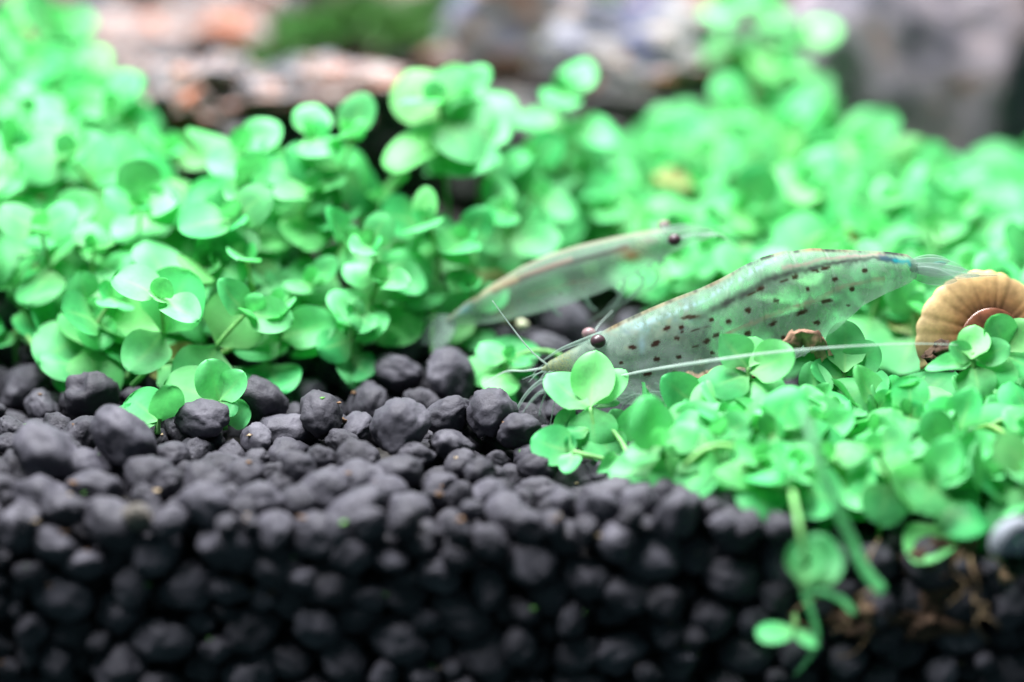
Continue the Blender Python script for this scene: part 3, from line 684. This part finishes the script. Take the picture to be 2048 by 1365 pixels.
SY = 2.0
TOP = [(1083, 737), (1100, 722), (1130, 706), (1160, 690), (1180, 678), (1205, 664), (1250, 641), (1300, 618), (1350, 597), (1400, 578), (1440, 559), (1480, 537), (1520, 517), (1560, 506), (1620, 499), (1700, 502), (1760, 504), (1815, 510), (1832, 522)]
BOT = [(1083, 742), (1100, 755), (1130, 772), (1160, 786), (1200, 800), (1260, 808), (1330, 802), (1400, 785), (1470, 762), (1540, 735), (1600, 712), (1640, 692), (1680, 650), (1720, 612), (1770, 585), (1815, 568), (1832, 556)]
SPOTS = [(1307, 687, 8, 5, -30), (1350, 676, 5, 4, 0), (1358, 655, 5, 4, 0), (1310, 717, 6, 5, 0), (1354, 713, 5, 4, 0), (1262, 694, 7, 4, 0), (1330, 657, 7, 4, -25), (1375, 635, 14, 3.5, -8), (1417, 640, 4, 4, 0),
         (1452, 643, 5, 5, 0), (1490, 621, 6, 5, 0), (1490, 666, 6, 5, -25), (1408, 682, 7, 4.5, -20), (1427, 671, 6, 4, -25), (1540, 646, 9, 4, -25), (1597, 624, 11, 4.5, -22), (1642, 604, 6, 5, 0), (1653, 602, 5, 3, 0), (1697, 581, 5, 4.5, 0),
         (1545, 602, 5, 4, 0), (1608, 580, 3.5, 4, 0), (1662, 561, 5, 4.5, 0), (1723, 546, 5, 4, 0), (1515, 580, 8, 3.5, -25), (1497, 590, 8, 2, -28), (1583, 556, 6, 4, -20), (1560, 563, 9, 2, -15), (1643, 540, 9, 3, -15), (1625, 545, 7, 2, 0),
         (1627, 645, 6, 4, 0), (1562, 674, 5, 4, 0), (1612, 671, 5, 4, 0), (1293, 747, 8, 4, -10), (1345, 745, 6, 4, -20), (1366, 762, 5, 3, 0), (1385, 692, 6, 3, -10), (1360, 664, 3, 2, 0), (1385, 660, 10, 1.8, -12), (1405, 653, 7, 1.6, -15),
         (1420, 705, 4, 3, 0), (1690, 613, 4, 2, 0), (1240, 725, 4, 3, 0), (1580, 690, 4, 4, 0)]
DY = 5.0   # near flank sits a little nearer than the mid plane: rows shift down in the picture
def paint1(PX, PY, NS, rt, rb):
    col = np.zeros(PX.shape + (4,)); RT = rt[:, None]; RB = rb[:, None]
    near = sstep(-.05, .25, NS); g1 = nz(PX, PY, .05); g2 = nz(PX, PY, .35, 5); g3 = nz(PX, PY, .11, 7); g4 = nz(PX, PY, .022, 8)
    # row in the picture at which this point is seen
    SYR0 = PY + DY + NS * 10; SYR = SYR0 + 5 * g4 + 3.0 * g3 + 1.2 * g2
    up_ = 1 - (PY - RT) / np.maximum(RB - RT, 1)
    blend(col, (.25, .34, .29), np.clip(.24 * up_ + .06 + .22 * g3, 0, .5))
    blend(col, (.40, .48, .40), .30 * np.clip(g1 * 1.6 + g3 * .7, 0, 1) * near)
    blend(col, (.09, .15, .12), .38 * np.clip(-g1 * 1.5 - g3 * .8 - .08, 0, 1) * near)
    ro = np.random.default_rng(12)
    for _ in range(90):        # organs seen through the carapace
        ox = ro.uniform(1205, 1400); oy = 655 + (1300 - ox) * .16 + ro.normal() * 22; ra = ro.uniform(3, 11); rb_ = ro.uniform(2, 6); an = ro.uniform(-1.2, .4)
        u = (PX - ox) * math.cos(an) + (SYR - oy) * math.sin(an); v = -(PX - ox) * math.sin(an) + (SYR - oy) * math.cos(an)
        blend(col, [(.07, .12, .13), (.30, .31, .17), (.36, .43, .40), (.16, .13, .09), (.12, .22, .26)][ro.integers(5)], ro.uniform(.2, .55) * np.exp(-((u / ra) ** 2 + (v / rb_) ** 2)) * near)
    # segments
    for sx in (1432, 1505, 1575, 1645, 1712, 1775):
        d = np.abs(PX - (sx - (SYR - 560) * .16 + 22 * np.sin((SYR - 520) / 45)))
        blend(col, (.38, .48, .42), .35 * np.exp(-(d / 2.2) ** 2) * near * np.clip(.6 + g3, 0, 1)); blend(col, (.07, .10, .08), .30 * np.exp(-((d - 5) / 3.0) ** 2) * near * np.clip(.6 + g3, 0, 1))
    # mottled carapace interior
    blend(col, (.30, .34, .26), .45 * np.exp(-(((PX - 1310) / 55) ** 2 + ((SYR - 668) / 26) ** 2)) * near * (0.6 + g1))
    blend(col, (.16, .30, .34), .55 * np.exp(-(((PX - 1275) / 28) ** 2 + ((SYR - 655) / 12) ** 2)) * near * (.6 + g2))
    blend(col, (.30, .45, .58), .6 * np.exp(-(((PX - 1281) / 7) ** 2 + ((SYR - 690) / 18) ** 2)) * near)
    # bluish white band under the back
    d = seg_d(PX, SYR, [(1270, 655), (1330, 632), (1400, 605), (1450, 578), (1500, 548), (1545, 523)])
    blend(col, (.26, .42, .45), np.clip(.55 + 1.2 * g3 + .5 * g2, .05, .8) * np.exp(-(d / 5) ** 2) * near)
    # grey gut shade seen through the flank
    d = seg_d(PX, SYR, [(1385, 640), (1430, 615), (1480, 590), (1530, 562), (1590, 543), (1660, 530), (1740, 523), (1785, 525)])
    blend(col, (.04, .037, .04), (.95 + .25 * g1) * np.exp(-(d / (6 + 5 * (1 - sstep(1560, 1660, PX)))) ** 2) * (1 - .35 * sstep(1440, 1390, PX)) * near)
    blend(col, (.34, .20, .20), .7 * np.exp(-((seg_d(PX, SYR, [(1560, 540), (1640, 521), (1740, 516), (1765, 517)])) / 3.5) ** 2) * near)
    d = seg_d(PX, SYR, [(1760, 523), (1785, 525)]); blend(col, (.02, .06, .10), .85 * np.exp(-(d / 7) ** 2) * near)
    d = seg_d(PX, SYR, [(1785, 525), (1812, 529), (1816, 538)]); blend(col, (.0, .22, .26), .85 * np.exp(-(d / 5) ** 2) * near)
    # pink line
    d = seg_d(PX, SYR, [(1450, 668), (1480, 652), (1540, 630), (1600, 608), (1660, 585), (1700, 570), (1760, 565)])
    blend(col, (.38, .17, .16), (.6 + .4 * g1) * np.exp(-(d / 5) ** 2) * near)
    # spots
    for (sx, sy, a, b, an) in SPOTS:
        c, s = math.cos(math.radians(an)), math.sin(math.radians(an)); u = (PX - sx) * c + (SYR0 - sy) * s; v = -(PX - sx) * s + (SYR0 - sy) * c
        q = np.sqrt((u / a) ** 2 + (v / b) ** 2) * .84 + .18 * g2 + .30 * g3
        blend(col, (.004, .002, .002), .99 * (1 - sstep(.75, 1.25, q)) * near)
        blend(col, (.12, .05, .035), .30 * (1 - sstep(.9, 1.7, q)) * near)
    # dorsal dark and orange edge
    fr = (PY - RT)
    e = np.exp(-(fr / 2.3) ** 2) * sstep(1195, 1230, PX) * (1 - sstep(1805, 1830, PX))
    blend(col, (.30, .13, .04), .7 * e * np.clip(.6 + 1.1 * nz(PX, PY, .02, 2), 0, 1)); blend(col, (.012, .016, .02), .9 * e * np.clip(.55 + 1.5 * nz(PX, PY, .035, 9) + .6 * nz(PX, PY, .15, 4), 0, 1))
    # yellow grainy feeler scale at the snout
    a = (1 - sstep(1120, 1168, PX)) * (1 - sstep(.45, .7, (PY - RT) / (RB - RT + 1e-6)))
    blend(col, (.30, .31, .13), .85 * a * np.clip(.6 + 1.2 * g2, 0, 1)); blend(col, (.10, .12, .07), .7 * a * np.clip(1.6 * nz(PX, PY, .5, 3), 0, 1))
    # far flank stays plain
    return col
b1 = P(1330, 802, SY)
shr = empty('shrimp', b1); tag(shr, 'translucent shrimp with rows of dark spots standing behind the front clump', 'shrimp')
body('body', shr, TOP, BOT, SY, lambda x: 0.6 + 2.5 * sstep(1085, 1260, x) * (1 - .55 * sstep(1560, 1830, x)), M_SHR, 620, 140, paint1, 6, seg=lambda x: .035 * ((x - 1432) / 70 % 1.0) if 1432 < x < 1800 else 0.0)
NEAR = SY - 2.0
def ball(c, r, sub=3, sc3=(1, 1, 1)):
    V, F = ICO[sub]; return V * r * np.array(sc3) + c, F
def eye(root, px, py, y, r, mat, px2, py2, y2):
    c = P(px, py, y); v, f = ball(c, r, 3, (1.08, 1, .95)); e = part('eye', v, f, mat, root)
    v, f = tube(smooth_path([P(px2, py2, y2), c], 6), np.linspace(r * .55, r * .6, 6), 8)
    k = part('eye_stalk', v, f, M_LIMB, root); k.parent = e
eye(shr, 1196, 683, SY - 1.9, .68, M_EYE, 1215, 690, SY - .6)
eye(shr, 1178, 668, SY + 1.9, .64, M_EYE2, 1205, 690, SY + .6)
v, f = tube(smooth_path([P(1205, 668, SY), P(1160, 684, SY), P(1120, 700, SY), P(1085, 722, SY)], 16), np.linspace(.32, .06, 16), 8); part('rostrum', v, f, M_LIMB, shr)
def limb(root, name, pts, r0, r1, mat=M_LIMB, n=26, k=7, flat=1.0):
    v, f = tube(smooth_path([P(*p) for p in pts], n), (np.linspace(r0, r1, n) if r1 is not None else r0), k, flat); return part(name, v, f, mat, root)
# feelers
limb(shr, 'long_feeler', [(1110, 756, SY - 1), (1180, 764, -1), (1290, 742, -4), (1420, 722, -6), (1550, 705, -6.5), (1700, 693, -6), (1830, 688, -5.5), (1915, 690, -5)], np.concatenate([np.linspace(.04,.135,25),np.linspace(.135,.03,35)]), None, M_FEEL, 60)
limb(shr, 'long_feeler', [(1100, 735, SY), (1060, 700, SY - 2), (1020, 650, SY - 2), (985, 602, SY - 3)], .10, .05, M_FEEL, 30)
limb(shr, 'short_feeler', [(1180, 680, SY + 2), (1198, 650, SY + 4), (1225, 622, SY + 5)], .06, .04, M_FEEL, 16)
limb(shr, 'short_feeler', [(1095, 735, SY), (1050, 742, SY), (1010, 744, SY + 1), (965, 770, SY + 1)], .11, .05, M_FEEL, 20)
limb(shr, 'feeler_scale', [(1175, 745, SY - 1.5), (1130, 752, SY - 1.8), (1090, 765, SY - 1.8)], .75, .25, M_LIMB, 16, 10, .25)
# bristles and mouth limbs round the head
for k in range(14):
    a0 = random.uniform(1085, 1150); r0 = 735 + (a0 - 1085) * .55 + random.uniform(-6, 14); L_ = random.uniform(18, 55); an = random.uniform(.1, 1.0)
    limb(shr, 'bristle', [(a0, r0, SY - random.uniform(0, 1.6)), (a0 - L_ * .5 * math.cos(an), r0 + L_ * .4 * math.sin(an), SY - 1.5), (a0 - L_ * math.cos(an), r0 + L_ * math.sin(an), SY - random.uniform(.5, 3))], .07, .03, M_LIMB, 10, 5)
# legs folded back along the belly
for k, (a0, e0) in enumerate([(1215, 1330), (1250, 1375), (1285, 1410), (1310, 1430)]):
    limb(shr, 'leg', [(a0, 778 - 3 * k, SY - 1.6), (a0 + 28, 800 - 6 * k, SY - 2.6), (a0 + 62, 790 - 5 * k, SY - 3), (e0, 806 - 8 * k, SY - 3)], .26, .08)
for k, (a0, b0_, e0, e1) in enumerate([(1170, 1110, 1075, 845), (1185, 1135, 1100, 850), (1160, 1090, 1035, 842)]):
    limb(shr, 'leg', [(a0, 782, SY - .6), (b0_, 776 + 4 * k, SY - 1.5), (b0_ - 22, 795, SY - 1.6), (e0, e1, SY - 2)], .18, .06)
# walking legs
limb(shr, 'leg', [(1150, 772, SY - 1), (1095, 762, SY - 2), (1074, 768, SY - 2), (1050, 792, SY - 2.5), (1028, 830, SY - 3), (1008, 876, SY - 3.4)], .26, .10)
limb(shr, 'leg', [(1160, 780, SY + 1), (1110, 775, SY + 1), (1085, 782, SY + 1.5), (1065, 800, SY + 2), (1050, 820, SY + 2)], .2, .08)
for i, (a, c, e) in enumerate([(1200, 1230, 1195), (1240, 1275, 1250), (1280, 1320, 1300), (1320, 1370, 1360), (1350, 1420, 1420)]):
    for s in (-1, 1):
        limb(shr, 'leg', [(a, 792, SY + s * .8), (c + 8 * s, 788 + 4 * i, SY + s * 2.4), (e + 6 * s, 815, SY + s * 2.8), (e - 8, 842, SY + s * 2.6)], .22, .07)
for i, a in enumerate([1450, 1500, 1550, 1600, 1640]):
    for s in (-1, 1):
        limb(shr, 'swimmeret', [(a, 755 - 22 * i + (8 if i > 2 else 0), SY + s * 1.2), (a - 14, 778 - 22 * i, SY + s * 1.6), (a - 34, 792 - 20 * i, SY + s * 1.5)], .55, .2, M_LIMB, 12, 8, .4)
# tail fan
def blade(root, a, b_, wdt, y0, y1, mat=M_LIMB, tilt=.25):
    p0 = P(*a, y0); p1 = P(*b_, y1); ax = p1 - p0; sd = np.cross(ax, [0, 1, 0]); sd /= np.linalg.norm(sd); nv = np.cross(ax, sd); nv /= np.linalg.norm(nv); sd = sd * math.cos(tilt) + nv * math.sin(tilt); nv = np.cross(ax, sd); nv /= np.linalg.norm(nv)
    n, m = 20, 12; V = []
    for i in range(n):
        t = i / (n - 1); w_ = wdt * (max(.04, math.sin(math.pi * min(1, (t * .86 + .14))) ** .7))
        for j in range(m):
            th = 2 * math.pi * j / m; V.append(p0 + ax * t + sd * w_ * math.cos(th) + nv * .10 * (w_ / wdt + .2) * math.sin(th))
    F = [(i * m + j, i * m + (j + 1) % m, (i + 1) * m + (j + 1) % m, (i + 1) * m + j) for i in range(n - 1) for j in range(m)] + [tuple(range(m))[::-1], tuple((n - 1) * m + j for j in range(m))]
    return part('tail_blade', V, F, mat, root)
blade(shr, (1822, 530), (1930, 540), 1.0, SY, SY + 1.2); blade(shr, (1822, 535), (1960, 552), .9, SY - .4, SY - .8, tilt=.5); blade(shr, (1822, 545), (1915, 562), .9, SY - .6, SY - 1.5, tilt=.2)
blade(shr, (1822, 530), (1900, 522), .8, SY + .5, SY + 2, tilt=-.3); limb(shr, 'telson', [(1822, 533, SY), (1880, 543, SY), (1940, 551, SY), (1995, 551, SY)], .5, .05, M_LIMB, 18, 8)
v, f = ball(P(1880, 527, SY + .9), .5, 3, (1.2, .3, .4)); part('tail_spot', v, f, M_TEAL, shr)

# second shrimp, blurred behind, facing the other way
S2 = 13.0
TOP2 = [(893, 640), (930, 607), (980, 573), (1040, 536), (1100, 509), (1160, 491), (1230, 475), (1290, 463), (1330, 458), (1360, 456), (1400, 455), (1432, 462)]
BOT2 = [(893, 650), (930, 652), (980, 646), (1040, 634), (1120, 612), (1200, 584), (1260, 556), (1310, 526), (1345, 505), (1375, 492), (1410, 480), (1432, 468)]
def paint2(PX, PY, NS, rt, rb):
    col = np.zeros(PX.shape + (4,)); near = sstep(-.05, .25, NS); SYR = PY + 4 + NS * 6; g1 = nz(PX, PY, .04)
    RT = rt[:, None]
    d = seg_d(PX, SYR, [(990, 585), (1050, 556), (1110, 532), (1180, 515), (1250, 495)]); blend(col, (.035, .03, .03), .9 * np.exp(-(d / 9) ** 2) * near)
    d = seg_d(PX, SYR, [(950, 603), (985, 580), (1030, 560)]); blend(col, (.50, .33, .20), .5 * np.exp(-(d / 8) ** 2) * near)
    d = seg_d(PX, SYR, [(1040, 553), (1140, 518)]); blend(col, (.45, .22, .18), .35 * np.exp(-(d / 5) ** 2) * near)
    d = seg_d(PX, SYR, [(1060, 590), (1140, 565), (1180, 560)]); blend(col, (.42, .26, .20), .35 * np.exp(-(d / 5) ** 2) * near)
    blend(col, (.30, .11, .04), .85 * np.exp(-(((PX - 1262) / 26) ** 2 + ((SYR - 513) / 16) ** 2)) * near)
    blend(col, (.30, .25, .22), .6 * np.exp(-(((PX - 1300) / 22) ** 2 + ((SYR - 483) / 10) ** 2)) * near)
    blend(col, (.10, .32, .45), .5 * np.exp(-(((PX - 925) / 20) ** 2 + ((SYR - 622) / 14) ** 2)) * near)
    blend(col, (.32, .22, .16), .6 * np.exp(-((PY - RT) / 3.5) ** 2) * (1 - sstep(1310, 1350, PX)))
    for sx, sy in [(1120, 585), (1145, 562), (1040, 602), (1165, 575)]: blend(col, (.12, .06, .04), .7 * np.exp(-(((PX - sx) / 5) ** 2 + ((SYR - sy) / 4) ** 2)) * near)
    return col
sh2 = empty('shrimp', P(1200, 600, S2)); tag(sh2, 'blurred pale green shrimp with an orange patch behind its dark eye', 'shrimp')
body('body', sh2, TOP2, BOT2, S2, lambda x: .7 + 1.9 * sstep(900, 1120, x) * (1 - .75 * sstep(1330, 1430, x)), M_SHR2, 300, 72, paint2, 5)
eye(sh2, 1349, 480, S2 - 1.9, .62, M_EYE, 1335, 482, S2 - .6); eye(sh2, 1328, 452, S2 + 1.8, .6, M_EYE2, 1325, 470, S2 + .6)
limb(sh2, 'rostrum', [(1320, 462, S2), (1370, 452, S2), (1430, 458, S2)], .3, .06)
limb(sh2, 'feeler_scale', [(1350, 480, S2 - 1), (1390, 470, S2 - 1), (1435, 472, S2 - 1)], .8, .3, M_LIMB, 16, 10, .3)
for i, (a, r0, ex, er) in enumerate([(1300, 530, 1275, 600), (1275, 545, 1240, 620), (1320, 520, 1310, 580), (1250, 560, 1215, 640), (1225, 572, 1190, 650)]):
    for s in (-1, 1): limb(sh2, 'leg', [(a, r0, S2 + s * .8), (a + random.uniform(-14, 22), r0 + random.uniform(15, 34), S2 + s * 1.8), (ex + random.uniform(-20, 20), er + random.uniform(-12, 12), S2 + s * 2)], .17, .05)
for i, a in enumerate([1170, 1100]):
    for s in (-1, 1): limb(sh2, 'swimmeret', [(a, 594 + 13 * i, S2 + s * .9), (a + 10, 612 + 11 * i, S2 + s * 1.2), (a + 24, 622 + 10 * i, S2 + s * 1.2)], .4, .15, M_LIMB, 10, 8, .4)
for b_, y1, t_ in [((838, 690), S2 - 1, .3), ((850, 668), S2 + 1, 0), ((866, 705), S2 - 1.8, .5), ((830, 655), S2 + 2, -.3)]: blade(sh2, (905, 640), b_, 1.0, S2, y1, M_LIMB, t_)
limb(sh2, 'long_feeler', [(1400, 470, S2 - 1), (1440, 470, S2 - 1), (1470, 500, S2), (1490, 545, S2 + 1)], .08, .05, M_FEEL)

# ------------------------------------------------------------------ snails, bark, bits
def snail(name, label, px, py, y, R, mat, mat2, turns=2.4, ribs=0, tilt=(0, 0), ph0=0.0, W=2.1, split=1.35):
    c = P(px, py, y); root = empty(name, c); tag(root, label, 'snail')
    n, m = 420, 28; th = np.linspace(0, turns * 2 * math.pi, n); b_ = math.log(W) / (2 * math.pi)
    A = R / (1.57 * math.exp(b_ * th[-1]))
    rc = A * np.exp(b_ * th); rt = rc * .60
    rg = np.random.default_rng(3); ph = np.cumsum(rg.uniform(.6, 1.4, n)); ph = ph / ph[-1] * ribs * turns * 2 * math.pi; ph = ph + 1.6 * np.sin(ph * .13) + 1.1 * np.sin(ph * .31 + 1)
    rib = (np.abs(np.sin(ph / 2)) ** .7 - .5) if ribs else np.zeros(n)
    V = []; tx, tz = tilt
    Rm = np.array(Matrix.Rotation(tx, 3, 'X') @ Matrix.Rotation(tz, 3, 'Z'))
    s_ = int(n * split / turns); grow = np.array([fbm((i * .05, 3.3, 1.7), 4) for i in range(n)])
    for i in range(n):
        for j in range(m):
            a = 2 * math.pi * j / m
            rr = rt[i] * (1 + (.09 * rib[i] + .05 * grow[i] if i >= s_ else 0) + .02 * fbm((i * .09, math.cos(a) * 2, math.sin(a) * 2), 3))
            x = rc[i] + rr * math.cos(a) * .95; yv = rr * math.sin(a) * (.22 if ribs else 1.1) - (th[-1] - th[i]) / (2 * math.pi) * .25 * R * .2
            q = np.array([x * math.cos(th[i] + ph0), yv, x * math.sin(th[i] + ph0)])
            V.append(c + Rm @ q)
    V = np.array(V)
    def seg(i0, i1):
        F = [(i * m + j, i * m + (j + 1) % m, (i + 1) * m + (j + 1) % m, (i + 1) * m + j) for i in range(i1 - i0 - 1) for j in range(m)]
        F += [tuple(range(m))[::-1], tuple((i1 - i0 - 1) * m + j for j in range(m))]
        return V[i0 * m:i1 * m], F
    v, f = seg(s_ - 1, n); o = part('outer_whorl', v, f, mat, root)
    at_ = o.data.color_attributes.new('growth', 'FLOAT_COLOR', 'POINT')
    g = np.repeat(np.clip(.5 + .7 * rib[s_ - 1:] + .8 * grow[s_ - 1:], 0, 1), m); at_.data.foreach_set('color', np.stack([g, g, g, np.ones_like(g)], -1).reshape(-1).astype(np.float32))
    v, f = seg(0, s_); part('inner_coil', v + np.array([0, -1.5 if ribs else 0, 0]), f, mat2, root)
    return root
snail('snail_shell', 'amber ribbed snail shell with a glossy brown coil at its centre', 1985, 672, 4.5, 7.8, M_SHELL, M_COIL, 2.3, ribs=26, tilt=(-.38, .12), ph0=1.7, W=2.1, split=1.25)
snail('snail_shell', 'small bluish white snail shell lying at the edge of the dark hollow', 2035, 1078, -25, 2.6, M_WHITE, M_WHITE, 2.4, ribs=0, tilt=(.2, .3), ph0=1.0)
# bark shard
def shard(name, label, cat, pts, r, mat, seed, root=None):
    path = smooth_path([P(*p) for p in pts], 40); v, f = tube(path, r * np.concatenate([np.linspace(.5, 1, 20), np.linspace(1, .45, 20)]), 16, .55)
    v = np.array([q + np.array([fbm(q * .9 + seed, 4), fbm(q * .9 + seed + 9, 4), fbm(q * .9 + seed + 21, 4)]) * r * .55 for q in v])
    root = empty(name, path[0]); tag(root, label, cat); part('shard', v, f, mat, root); return root
shard('bark_shard', 'pinkish brown curved shard of bark under the shrimp abdomen', 'bark', [(1555, 725, -.6), (1568, 695, -.8), (1605, 672, -1), (1635, 692, -.8), (1655, 720, -.6), (1670, 750, -.4)], .95, M_BARK, 3)
shard('bark_shard', 'dark brown flat bark piece below the long feeler of the spotted shrimp', 'bark', [(1370, 765, 3.5), (1420, 752, 3.5), (1470, 742, 3.5), (1520, 745, 3.5)], 1.0, M_BARK, 8)
shard('shell_shadow', 'dark brown strip added as the shadow under the amber snail shell', 'painted shadow', [(1855, 720, 1), (1880, 700, 1), (1910, 712, 1), (1940, 745, 1)], 1.3, M_DEBRIS, 5)  # dark strip modelled in place of the shadow at the shell's lower edge
c = P(1045, 651, 16); v, f = ball(c, .6, 3, (1.1, .9, .9)); v = np.array([q + (q - c) * .2 * fbm(q * 1.4, 3) for q in v]); tag(obj('seed', mesh('seed', v - c, f, M_SEED), None, c), 'tiny cream seed on the soil below the blurred shrimp', 'seed')
for i, (px, py, y, r, lb) in enumerate([(1900, 1130, -20, 2.6, 'reddish brown lump of plant debris beside the white snail shell'), (1720, 1230, -21, 2.2, 'dark brown crumb of debris below the drooping stem'), (1850, 1230, -20, 2.4, 'brown crumb of debris in the dark hollow at the pane'), (1980, 1150, -20, 1.6, 'tan bit of debris right below the white snail shell')]):
    c = P(px, py, y); V, F = ICO[4]; v = np.array([q * r * (1 + .7 * fbm(q * 1.5 + i * 9, 5)) * np.array([1.2, .8, .8]) for q in V])
    tag(obj('debris', mesh('debris', v, F, M_BARK if i == 3 else M_DEBRIS), None, c), lb, 'debris')
M_THREAD = simple('root_thread', (.20, .14, .08), .8, .2)
rt_ = empty('root_tangle', P(1820, 1160, -23)); tag(rt_, 'tangle of fine tan roots hanging in the dark hollow below the front clump', 'roots')
for _ in range(9):
    x = random.uniform(1640, 2060); y = random.uniform(1070, 1200); pts = [(x, y, -20)]
    for k in range(4): x += random.uniform(-40, 40); y += random.uniform(5, 50); pts.append((x, y, -23.2 - random.uniform(0, 1.5)))
    v, f = tube(smooth_path([P(*p) for p in pts], 16), np.linspace(.09, .04, 16), 5); part('root', v, f, M_THREAD, rt_)
print('SPRIGS', NSPRIG[0], nL, nR, nF, 'granules', len(G), 'shown', int((vis > 0).sum()))
